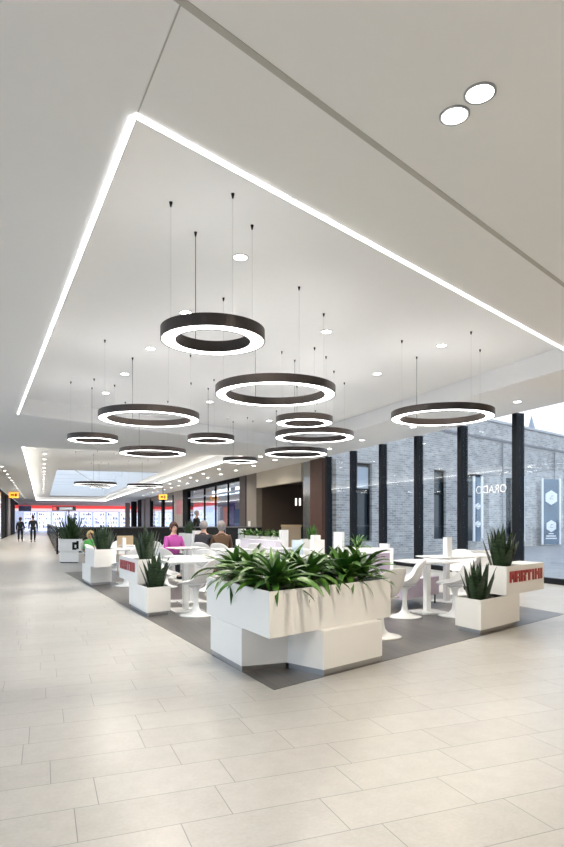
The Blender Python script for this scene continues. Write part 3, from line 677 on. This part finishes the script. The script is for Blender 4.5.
# ================================================================ FURNITURE
def make_table():
    t = empty('cafe_table', (0, 0, 0), cat='table')
    m = MB(); m.box(-.35, .35, -.35, .35, .728, .745); m.hexa([(-.24, -.24, .705), (.24, -.24, .705), (.24, .24, .705), (-.24, .24, .705)], [(-.34, -.34, .728), (.34, -.34, .728), (.34, .34, .728), (-.34, .34, .728)])
    m.build('tabletop', WHITE, t)
    MB().box(-.038, .038, -.038, .038, .018, .705).build('column', WHITE, t)
    m = MB(); m.box(-.22, .22, -.22, .22, .0035, .018); m.build('base', WHITE, t)
    return t
def make_chair():
    t = empty('shell_chair', (0, 0, 0), cat='chair')
    prof = [(.235, .430, .17, .00, .0), (.20, .447, .205, .012, 0), (.12, .438, .235, .035, 0), (.02, .425, .25, .07, 0), (-.08, .425, .258, .12, .01), (-.155, .455, .262, .15, .04),
            (-.205, .52, .258, .13, .075), (-.235, .60, .245, .08, .09), (-.262, .68, .222, .04, .085), (-.285, .75, .18, .01, .06), (-.30, .80, .115, -.01, .03)]
    nt_ = 13; mb = MB(); vs = []
    for y, z, hw, lift, fwd in prof:
        for j in range(nt_):
            q = -1+2*j/(nt_-1); vs.append((hw*q, y+fwd*q*q, z+lift*abs(q)**2.2))
    fs = [(i*nt_+j, i*nt_+j+1, (i+1)*nt_+j+1, (i+1)*nt_+j) for i in range(len(prof)-1) for j in range(nt_-1)]
    mb.add(vs, fs); sh = mb.build('shell', WHITE, t, smooth=True)
    so = sh.modifiers.new('t', 'SOLIDIFY'); so.thickness = .014; so.offset = -1
    ss = sh.modifiers.new('s', 'SUBSURF'); ss.levels = 1; ss.render_levels = 1
    MB().lathe([(.232, .0035), (.235, .010), (.20, .020), (.13, .034), (.08, .055), (.05, .09), (.036, .15), (.031, .22), (.034, .31), (.05, .37), (.09, .405), (.11, .415)], 36).build('pedestal', WHITE, t, smooth=True)
    m = MB()
    m.pbox(Vector((0, 0, 0)), Vector((1, 0, 0)), Vector((0, 1, 0)), -.16, .16, -.13, .15, .438, .455)
    m.build('seat_pad', mat('pad', (.78, .78, .8), .8), t)
    return t
TB = make_table(); CH = make_chair(); tfirst = [True]; cfirst = [True]
def use(proto, flag, loc, rz, label, group):
    if flag[0]:
        flag[0] = False; proto.location = loc; proto.rotation_euler = (0, 0, rz); tag(proto, label, group=group); return proto
    return copy_tree(proto, loc, rz, label, group)
RL = math.atan2(-LD.x, LD.y)
def table(loc, label, rz=RL): return use(TB, tfirst, (loc.x, loc.y, 0), rz, label, 'white square cafe tables')
def chair(loc, face, label): # face: direction the sitter looks
    return use(CH, cfirst, (loc.x, loc.y, 0), math.atan2(face[1], face[0])-math.pi/2, label, 'white shell chairs')
TS = {}
for k, p, lb in [('T1', XD(427, 8.8), 'square white pedestal table just left of the right lettered planter, nearer one'), ('T2', XD(446.5, 9.95), 'square white pedestal table carrying a menu tower near the right lettered planter'),
        ('T3', XD(185.5, 8.97), 'square white pedestal table beside the left lettered planter, nearer one'), ('T4', XD(191, 9.95), 'square white pedestal table carrying a napkin holder, behind the left near one'),
        ('T5', XD(127, 12.95), 'square white table between the second and third left planters'), ('T6', XD(135, 14.6), 'white table near the back left, left of the woman in purple'),
        ('T7', XD(315, 10.0), 'white table with a menu tower behind the right half of the big planter'), ('T8', XD(262, 10.6), 'white table behind the left half of the big planter'),
        ('T9', XD(232, 12.6), 'white table in front of the couple in dark and brown coats'), ('T10', XD(186, 13.4), 'white table before the woman in purple'),
        ('T11', XD(285, 13.0), 'white table before the partition planter at the reception'), ('T12', XD(478, 10.4), 'white table at the far right behind the lettered planter')]:
    TS[k] = p; table(p, lb)
for p, f, lb in [(XD(404.6, 8.35), (-1, .15), 'white shell chair at the near right table, its back to the table'), (XD(381, 6.9), (-.6, .8), 'white shell chair mostly hidden behind the right end of the big planter'),
        (XD(455, 8.45), (-1, .1), 'white shell chair partly hidden behind the right lettered planter'), (XD(479, 9.5), (-1, .5), 'white shell chair behind the right lettered planter, farther back'),
        (XD(461, 11.0), (-.3, -1), 'white shell chair facing the camera behind the menu tower table'), (XD(196, 8.5), (-1, .1), 'white shell chair between left table and big planter, facing left'),
        (XD(163, 9.9), (1, -.2), 'white shell chair on the left of the near left table'), (XD(226, 9.3), (-1, .2), 'white shell chair close behind the left leaves of the big planter'),
        (XD(126, 12.4), (-1, .2), 'white shell chair beside the third left planter'), (XD(98, 13.8), (1, 0), 'white shell chair behind the third left planter'),
        (XD(141, 13.6), (-1, -.2), 'white shell chair behind the left lettered planter'), (XD(166, 12.2), (.4, 1), 'white shell chair in front of the woman in purple'),
        (XD(208, 11.6), (.2, 1), 'white shell chair in front of the grey haired couple, left one'), (XD(228, 11.2), (0, 1), 'white shell chair in front of the grey haired couple, right one'),
        (XD(300, 11.6), (-.4, 1), 'white shell chair left of the tall white end post'),
        (XD(328, 10.9), (-1, 0), 'white shell chair between the two tall white towers'), (XD(376, 12.6), (-.6, .6), 'white shell chair just behind the low end post by the windows'),
        (XD(354, 9.3), (.3, 1), 'white shell chair behind the right leaves of the big planter'), (XD(290, 9.0), (.2, 1), 'white shell chair directly behind the centre of the big planter'),
        (XD(258, 14.6), (.3, 1), 'white shell chair at the back before the reception'), (XD(120, 16.5), (.2, -1), 'white shell chair at the far back left'), (XD(152, 16.2), (-.4, 1), 'white shell chair at the far back, near the beige chair'),
        (XD(492, 10.8), (-1, .2), 'white shell chair farthest right behind the sword-leaved plants')]:
    chair(p, f, lb)
# menu towers and holders
def tower(p, z, w, h, label):
    t = empty('menu_tower', (p.x, p.y, z), RL, label=label, cat='menu holder', group='white menu towers')
    MB().box(-w/2, w/2, -w/2, w/2, .012, h).build('body', WHITE, t); MB().box(-w/2-.01, w/2+.01, -w/2-.01, w/2+.01, .0, .012).build('foot', WHITE, t)
tower(XD(447.5, 9.85), .745, .10, .31, 'white menu tower on the table near the right lettered planter')
tower(XD(315.5, 10.0), .745, .12, .34, 'white menu tower on the table behind the big planter')
tower(XD(238, 12.5), .745, .07, .2, 'small white holder on the table before the couple')
tower(XD(124, 12.9), .745, .07, .22, 'small white holder on the table between the left planters')
nh = empty('napkin_holder', (TS['T4'].x, TS['T4'].y, .745), 0, label='small wire napkin holder on the left tables', cat='napkin holder')
for x in (-.04, .04):
    m = MB(); q = [(x-.03, 0, .004), (x-.02, 0, .13), (x+.02, 0, .13), (x+.03, 0, .004)]
    for i in range(3): m.tube(q[i], q[i+1], .004, n=6)
    m.build('wire_frame', CHROME, nh)
MB().box(-.07, .07, -.03, .03, 0, .006).build('base', CHROME, nh)
# lilac lounge
lo = Vector((1.80, 8.98, 0)); ld = Vector((.665, .747, 0)); ln = Vector((-.747, .665, 0))
ls = empty('lounge_seat', lo, label='lilac upholstered lounge seat on thin black legs behind the near right table', cat='sofa')
MB().pbox(lo, ld, ln, 0, 1.08, 0, .62, .15, .43).build('seat', LILAC, ls, off=lo)
MB().pbox(lo, ld, ln, -.05, .35, .46, .64, .43, .82).build('backrest', LILAC, ls, off=lo)
for s, t in ((.06, .04), (1.02, .04), (.06, .56), (1.02, .56)): m = MB(); m.tube(lo+ld*s+ln*t+Vector((0, 0, .0035)), lo+ld*s+ln*t+Vector((0, 0, .15)), .012, n=8); m.build('leg', BLACK, ls, off=lo)
def banq(o, a, L, label, m1, h=.85, face=1):
    a = Vector(a).normalized(); n = Vector((-a.y, a.x, 0))*face; t = empty('banquette', o, label=label, cat='sofa')
    MB().pbox(o, a, n, 0, L, 0, .55, .08, .42).build('seat', m1, t, off=o); MB().pbox(o, a, n, 0, L, -.14, .0, .08, h).build('backrest', m1, t, off=o)
    MB().pbox(o, a, n, .03, L-.03, -.1, .5, .0035, .08).build('plinth', BLACK, t, off=o)
banq(Vector((-.15, 14.9, 0)), LD, 2.3, 'pale lilac banquette along the partition planter before the reception', PALELILAC, .84, 1)
banq(XD(352, 11.2), (1, -.1, 0), .75, 'white banquette in front of the partition planter by the windows', WHITE, .82, -1)
banq(XD(456, 11.9), (1, .3, 0), 1.2, 'white banquette under the windows right of the menu tower', WHITE, .74, -1)
pb = empty('printed_board', XD(297.5, 10.9), .1, label='pale blue printed board standing behind the big planter', cat='board')
MB().box(-.1, .1, -.01, .01, .02, .98).build('panel', mat('pale_blue_print', (.55, .66, .82), .4, noise=.35, nscale=9), pb); MB().box(-.12, .12, -.12, .12, .0035, .02).build('foot', WHITE, pb)
# beige wooden chair at the back left
wc = empty('wooden_chair', XD(128, 15.4), .6, label='beige wooden chair at the back left behind the planters', cat='chair'); wd = mat('light_wood', (.55, .42, .27), .5, noise=.15)
MB().box(-.21, .21, -.21, .21, .45, .48).build('seat', wd, wc); MB().box(-.21, .21, .19, .22, .62, .95).build('backrest', wd, wc)
for x in (-.19, .19):
    MB().tube((x, -.19, .0035), (x, -.18, .45), .016).build('leg', wd, wc); MB().tube((x, .21, .0035), (x, .2, .66), .016).build('leg', wd, wc)
# reception desk, pendants, lamp
RDp = XD(289, 29.0); dk = empty('reception_desk', RDp, ROTB*1.0, label='light wood reception desk inside the brown recess', cat='desk')
dk.rotation_euler = (0, 0, math.atan2(VY, VX)-.35)
MB().box(-.35, .55, -.3, .3, .02, 1.06).build('body', mat('desk_cream', (.5, .42, .32), .5), dk)
MB().box(-.38, .58, -.33, .33, 1.06, 1.17).build('counter', wd, dk); MB().box(.6, .66, -.3, .3, 0.003, 1.1).build('side_panel', BLACK, dk)
MB().box(.68, 1.1, -.2, .3, 0.003, 1.15).build('steel_cabinet', CHROME, dk)
for i, px in enumerate((296, 300, 304)):
    q = XD(px, 27.2); z = 1.3+21*27.2/F
    t = empty('small_pendant', (q.x, q.y, z-.2), label='white cylinder pendant in the reception, %s from the left' % ORD[i], cat='pendant lamp', group='reception pendants')
    MB()  .tube((0, 0, 0), (0, 0, .32), .04, n=14).build('shade', emit('pend_white', (1, .96, .9), .7), t); MB().tube((0, 0, .32), (0, 0, 3.2-(z-.2)), .004, n=5).build('cord', BLACK, t)
dl = empty('wall_uplighter', XD(290, 35.85, 1.38), label='small uplighter glowing on the brown reception wall above the desk', cat='lamp')
MB().lathe([(.06, 0), (.02, .02), (.02, .12), (.07, .16)], 14).build('stand', BLACK, dl); 
pl = bpy.data.lights.new('uplight', 'POINT'); pl.energy = 30; pl.color = (1, .75, .5); pl.shadow_soft_size = .05; po = bpy.data.objects.new('uplight', pl); COL.objects.link(po); po.parent = dl; po.location = (0, 0, .22)
tag(MB().bb(wu(250.5), wu(248.5), VR-.02, VR, 1.05, 1.35).build('notice', WHITE), 'small white notice on the taupe pillar', 'notice')
# hanging orange signs and far post sign
om = emit('orange_sign', (1, .42, .05), .75)
def hsign(px, D, py, w, h, label):
    q = XD(px, D); z = H+(HZ-py)*D/F; t = empty('hanging_sign', (q.x, q.y, z), math.atan2(VY, VX), label=label, cat='sign', group='orange hanging signs')
    MB().box(-w/2, w/2, -.06, .06, -h/2, h/2).build('panel', om, t)
    m = MB(); m.box(-w*.3, w*.05, -.07, -.06, -.06, .06); m.box(w*.12, w*.3, -.07, -.06, -.12, .12); m.build('pictogram', mat('dark_mark', (.05, .03, .02), .5), t)
    MB().box(-.02, .02, -.02, .02, h/2, ZC-z-.001).build('hanger', BLACK, t)
hsign(13.8, 50, 495, .74, .5, 'glowing orange hanging sign at the left corridor shopfronts'); hsign(163, 44, 497, .58, .36, 'orange hanging sign before the right shopfronts')
q = XD(64, 50); ps = empty('post_sign', q, math.atan2(VY, VX)-.3, label='dark and white direction sign on a black post above the far plants', cat='sign')
MB().box(-.95, .95, -.05, .05, 2.22, 2.58).build('panel', mat('sign_dark', (.06, .05, .06), .5, noise=.5, nscale=3), ps); MB().box(-.35, .7, -.07, -.05, 2.3, 2.5).build('white_field', WHITE, ps)
MB().box(-.9, -.6, -.07, -.05, 2.28, 2.5).build('red_field', redf, ps); MB().box(.35, .43, -.04, .04, 0, 2.22).build('post', BLACK, ps)

# ================================================================ PEOPLE
skin = mat('skin', (.60, .36, .26), .5, noise=.04)
def skinned(name, verts, edges, radii, m, parent, root=0):
    me = bpy.data.meshes.new(name); me.from_pydata(verts, edges, []); ob = bpy.data.objects.new(name, me); COL.objects.link(ob); ob.parent = parent
    md = ob.modifiers.new('skin', 'SKIN'); 
    if not me.skin_vertices: 
        bm = bmesh.new(); bm.from_mesh(me); bm.verts.layers.skin.verify(); bm.to_mesh(me); bm.free()
    for i, r in enumerate(radii):
        me.skin_vertices[0].data[i].radius = (r, r) if not isinstance(r, tuple) else r; me.skin_vertices[0].data[i].use_root = (i == root)
    md.use_smooth_shade = True
    s = ob.modifiers.new('sub', 'SUBSURF'); s.levels = 1; s.render_levels = 2; me.materials.append(m); return ob
def person(loc, face, label, top, bottom, hair, pose, hairlen=0.0, h=1.7, hold=False):
    """pose 'sit' or 'walk'/'stand'; local +Y is the way the person faces"""
    t = empty('person', loc, math.atan2(face[1], face[0])-math.pi/2, label=label, cat='person')
    k = h/1.72; hipz = .50 if pose == 'sit' else .93*k
    Z = lambda z: hipz+z*k
    V = [(0, 0, Z(0)), (0, -.01, Z(.18)), (0, 0, Z(.38)), (0, 0, Z(.50)), (0, .015, Z(.565)), (0, .03, Z(.64)), (0, .03, Z(.73))]
    E = [(i, i+1) for i in range(6)]; R = [(.15, .11), (.135, .10), (.16, .11), (.08, .065), (.052, .052), (.084, .098), (.07, .082)]
    jacket_v, jacket_e, jacket_r = [(0, 0, Z(-.10 if pose != 'sit' else -.02)), V[1], V[2], (0, 0, Z(.46)), (0, .005, Z(.535))], [(0, 1), (1, 2), (2, 3), (3, 4)], [(.17, .13), (.155, .12), (.185, .135), (.13, .105), (.078, .076)]
    V.append((0, .125, Z(.645))); E.append((5, 7)); R.append((.014, .018))   # nose
    tv, te, tr = [V[0]], [], [(.155, .115)]
    shoes = []
    for sx in (-1, 1):
        hip = (sx*.09, 0, Z(-.03))
        if pose == 'sit': kn, an, to = (sx*.12, .43, .50), (sx*.12, .46, .10), (sx*.12, .60, .045)
        else:
            st = .16*sx if pose == 'walk' else 0
            kn, an, to = (sx*.095, st*.7+.03, .48*k), (sx*.09, st, .09), (sx*.095, st+.15, .035)
        n = len(V); V += [hip, kn, an, to]; E += [(0, n), (n, n+1), (n+1, n+2), (n+2, n+3)]; R += [.09, .058, .04, .032]
        n = len(tv); tv += [hip, kn, (an[0], an[1], an[2]+.02)]; te += [(0, n), (n, n+1), (n+1, n+2)]; tr += [.10, .072, .056]
        shoes.append((an, to))
        sh = (sx*.185*k, 0, Z(.43))
        if pose == 'sit' or hold: el, wr, ha = (sx*.235*k, .06, Z(.16)), (sx*.10, .26, Z(.20)), (sx*.05, .31, Z(.22))
        else: el, wr, ha = (sx*.25*k, -.04*sx, Z(.14)), (sx*.25*k, .06, Z(-.10)), (sx*.245*k, .09, Z(-.18))
        n = len(V); V += [sh, el, wr, ha]; E += [(2, n), (n, n+1), (n+1, n+2), (n+2, n+3)]; R += [.055, .042, .028, (.02, .035)]
        w3 = Vector(wr); dd = (Vector(ha)-w3).normalized()
        for fi in range(5):  # fingers and thumb
            off = Vector((sx*.012*(fi-1.5), 0, 0)) if fi < 4 else Vector((-sx*.035, .01, 0))
            f1 = Vector(ha)+off+dd*(.02 if fi < 4 else .0); f2 = f1+dd*(.045-.006*abs(fi-1.5))+Vector((0, 0, -.012))
            m = len(V); V += [tuple(f1), tuple(f2)]; E += [(n+3, m), (m, m+1)]; R += [.0085, .007]
        m = len(jacket_v); jacket_v += [sh, el, (wr[0], wr[1], wr[2])]; jacket_e += [(2, m), (m, m+1), (m+1, m+2)]; jacket_r += [.065, .056, .042]
    skinned('body', V, E, R, skin, t)
    skinned('jacket', jacket_v, jacket_e, jacket_r, top, t); skinned('trousers', tv, te, tr, bottom, t)
    for an, to in shoes: skinned('shoe', [(an[0], an[1]-.04, .045), (to[0], to[1]-.03, .045), (to[0], to[1]+.05, .04)], [(0, 1), (1, 2)], [(.042, .045), (.042, .04), (.03, .028)], BLACK, t)
    hm = MB(); hc = Vector((0, .012, Z(.70))); n1, n2 = 16, 10; vs = []
    for i in range(n2+1):
        ph = math.pi*i/n2*(.72+.2*hairlen)
        for j in range(n1):
            th = 2*math.pi*j/n1; fr = max(0, math.sin(th)); ph2 = ph*(1-.60*fr)
            vs.append(hc+Vector((.102*math.sin(ph2)*math.cos(th), .122*math.sin(ph2)*math.sin(th)-.006, .125*math.cos(ph2)-(.05*hairlen*(i/n2)**2)*(1-fr))))
    hm.add(vs, [(i*n1+j, i*n1+(j+1) % n1, (i+1)*n1+(j+1) % n1, (i+1)*n1+j) for i in range(n2) for j in range(n1)])
    ho = hm.build('hair', hair, t, smooth=True); so = ho.modifiers.new('t', 'SOLIDIFY'); so.thickness = .012
    for sx in (-1, 1):
        m = MB(); m.lathe([(.001, -.008), (.007, -.005), (.009, 0), (.007, .005), (.001, .008)], 8, c=(sx*.03, .115, Z(.675))); m.build('eye', BLACK, t, smooth=True)
        m = MB(); m.lathe([(.004, -.028), (.014, -.012), (.018, .01), (.006, .03)], 8, c=(sx*.082, .025, Z(.66))); m.build('ear', skin, t, smooth=True)
    MB().box(-.022, .022, .108, .118, Z(.60), Z(.607)).build('mouth', mat('lips', (.4, .12, .1), .5), t)
    return t
def cloth(n, c): return mat(n, c, .85, noise=.12, nscale=20)
purple = cloth('purple_knit', (.42, .07, .33)); blackc = cloth('black_cloth', (.014, .016, .022)); brownc = cloth('brown_coat', (.10, .055, .03)); greyhair = cloth('grey_hair', (.27, .25, .245)); darkhair = cloth('dark_hair', (.06, .03, .025))
person(XD(173.5, 14.3), (.6, -.8), 'person in a purple top seated at the tables left of centre', purple, blackc, darkhair, 'sit', .6)
person(XD(203.5, 15.4), (.35, 1), 'grey haired person in a dark jacket seated with back to the camera', cloth('charcoal_jacket', (.035, .035, .045)), blackc, greyhair, 'sit', .2, 1.78)
person(XD(221.5, 14.9), (-.2, 1), 'grey haired person in a brown coat seated beside the dark jacket', brownc, cloth('navy_trousers', (.03, .04, .09)), greyhair, 'sit', .6, 1.76)
person(XD(196.5, 27.4), (1, -.3), 'person in black standing behind the seated couple at the balustrade', blackc, blackc, cloth('white_hair', (.42, .41, .40)), 'stand', 0, 1.8, True)
person(XD(20.3, 40.5), (-.3, 1), 'person in dark clothes walking away down the corridor, left of the two', blackc, blackc, darkhair, 'walk', .3, 1.60)
person(XD(33, 39.5), (-.3, 1), 'person in a dark coat walking away down the corridor, right of the two', cloth('dark_coat', (.02, .025, .03)), blackc, darkhair, 'walk', 0, 1.72)
person(XD(90.5, 16.6), (.5, -1), 'small blond person in a green top seated behind the third left planter', cloth('green_top', (.10, .42, .10)), blackc, cloth('blond_hair', (.6, .42, .2)), 'sit', .5, 1.12)
for pl_, lb in ((XD(173.5, 14.25), 'white shell chair under the woman in purple'), (XD(203.5, 15.35), 'white shell chair under the person in the dark jacket'), (XD(221.5, 14.85), 'white shell chair under the person in the brown coat'), (XD(90.5, 16.55), 'white shell chair under the person in green')):
    chair(pl_, (.35, 1) if 'purple' not in lb and 'green' not in lb else (.6, -.8), lb)

# ================================================================ WORLD, CAMERA
w = bpy.data.worlds.new('sky'); SC.world = w; w.use_nodes = True; N = w.node_tree.nodes; Lk = w.node_tree.links
bg = N['Background']; tc = N.new('ShaderNodeTexCoord'); sx = N.new('ShaderNodeSeparateXYZ'); Lk.new(tc.outputs['Generated'], sx.inputs[0])
cr = N.new('ShaderNodeValToRGB'); cr.color_ramp.elements[0].position = 0.0; cr.color_ramp.elements[0].color = (.84, .88, .91, 1); cr.color_ramp.elements[1].position = .6; cr.color_ramp.elements[1].color = (.72, .80, .92, 1)
Lk.new(sx.outputs['Z'], cr.inputs[0]); Lk.new(cr.outputs[0], bg.inputs[0]); bg.inputs[1].default_value = 1.25
cam = bpy.data.cameras.new('camera'); co = bpy.data.objects.new('camera', cam); COL.objects.link(co); SC.camera = co
co.location = (0, 0, H); co.rotation_euler = (math.pi/2, 0, 0); cam.sensor_fit = 'AUTO'; cam.sensor_width = 36; cam.lens = F/847*36
cam.shift_y = (HZ-423.5)/847; cam.clip_end = 500; cam.clip_start = .05
vs_ = SC.view_settings; vs_.view_transform = 'Standard'; vs_.look = 'None'; vs_.gamma = 1; vs_.exposure = 0.88; vs_.use_curve_mapping = False
SC.cycles.max_bounces = 10; SC.cycles.diffuse_bounces = 6; SC.cycles.transparent_max_bounces = 24; SC.cycles.use_denoising = True; SC.cycles.use_light_tree = True
SC.cycles.sample_clamp_indirect = 8
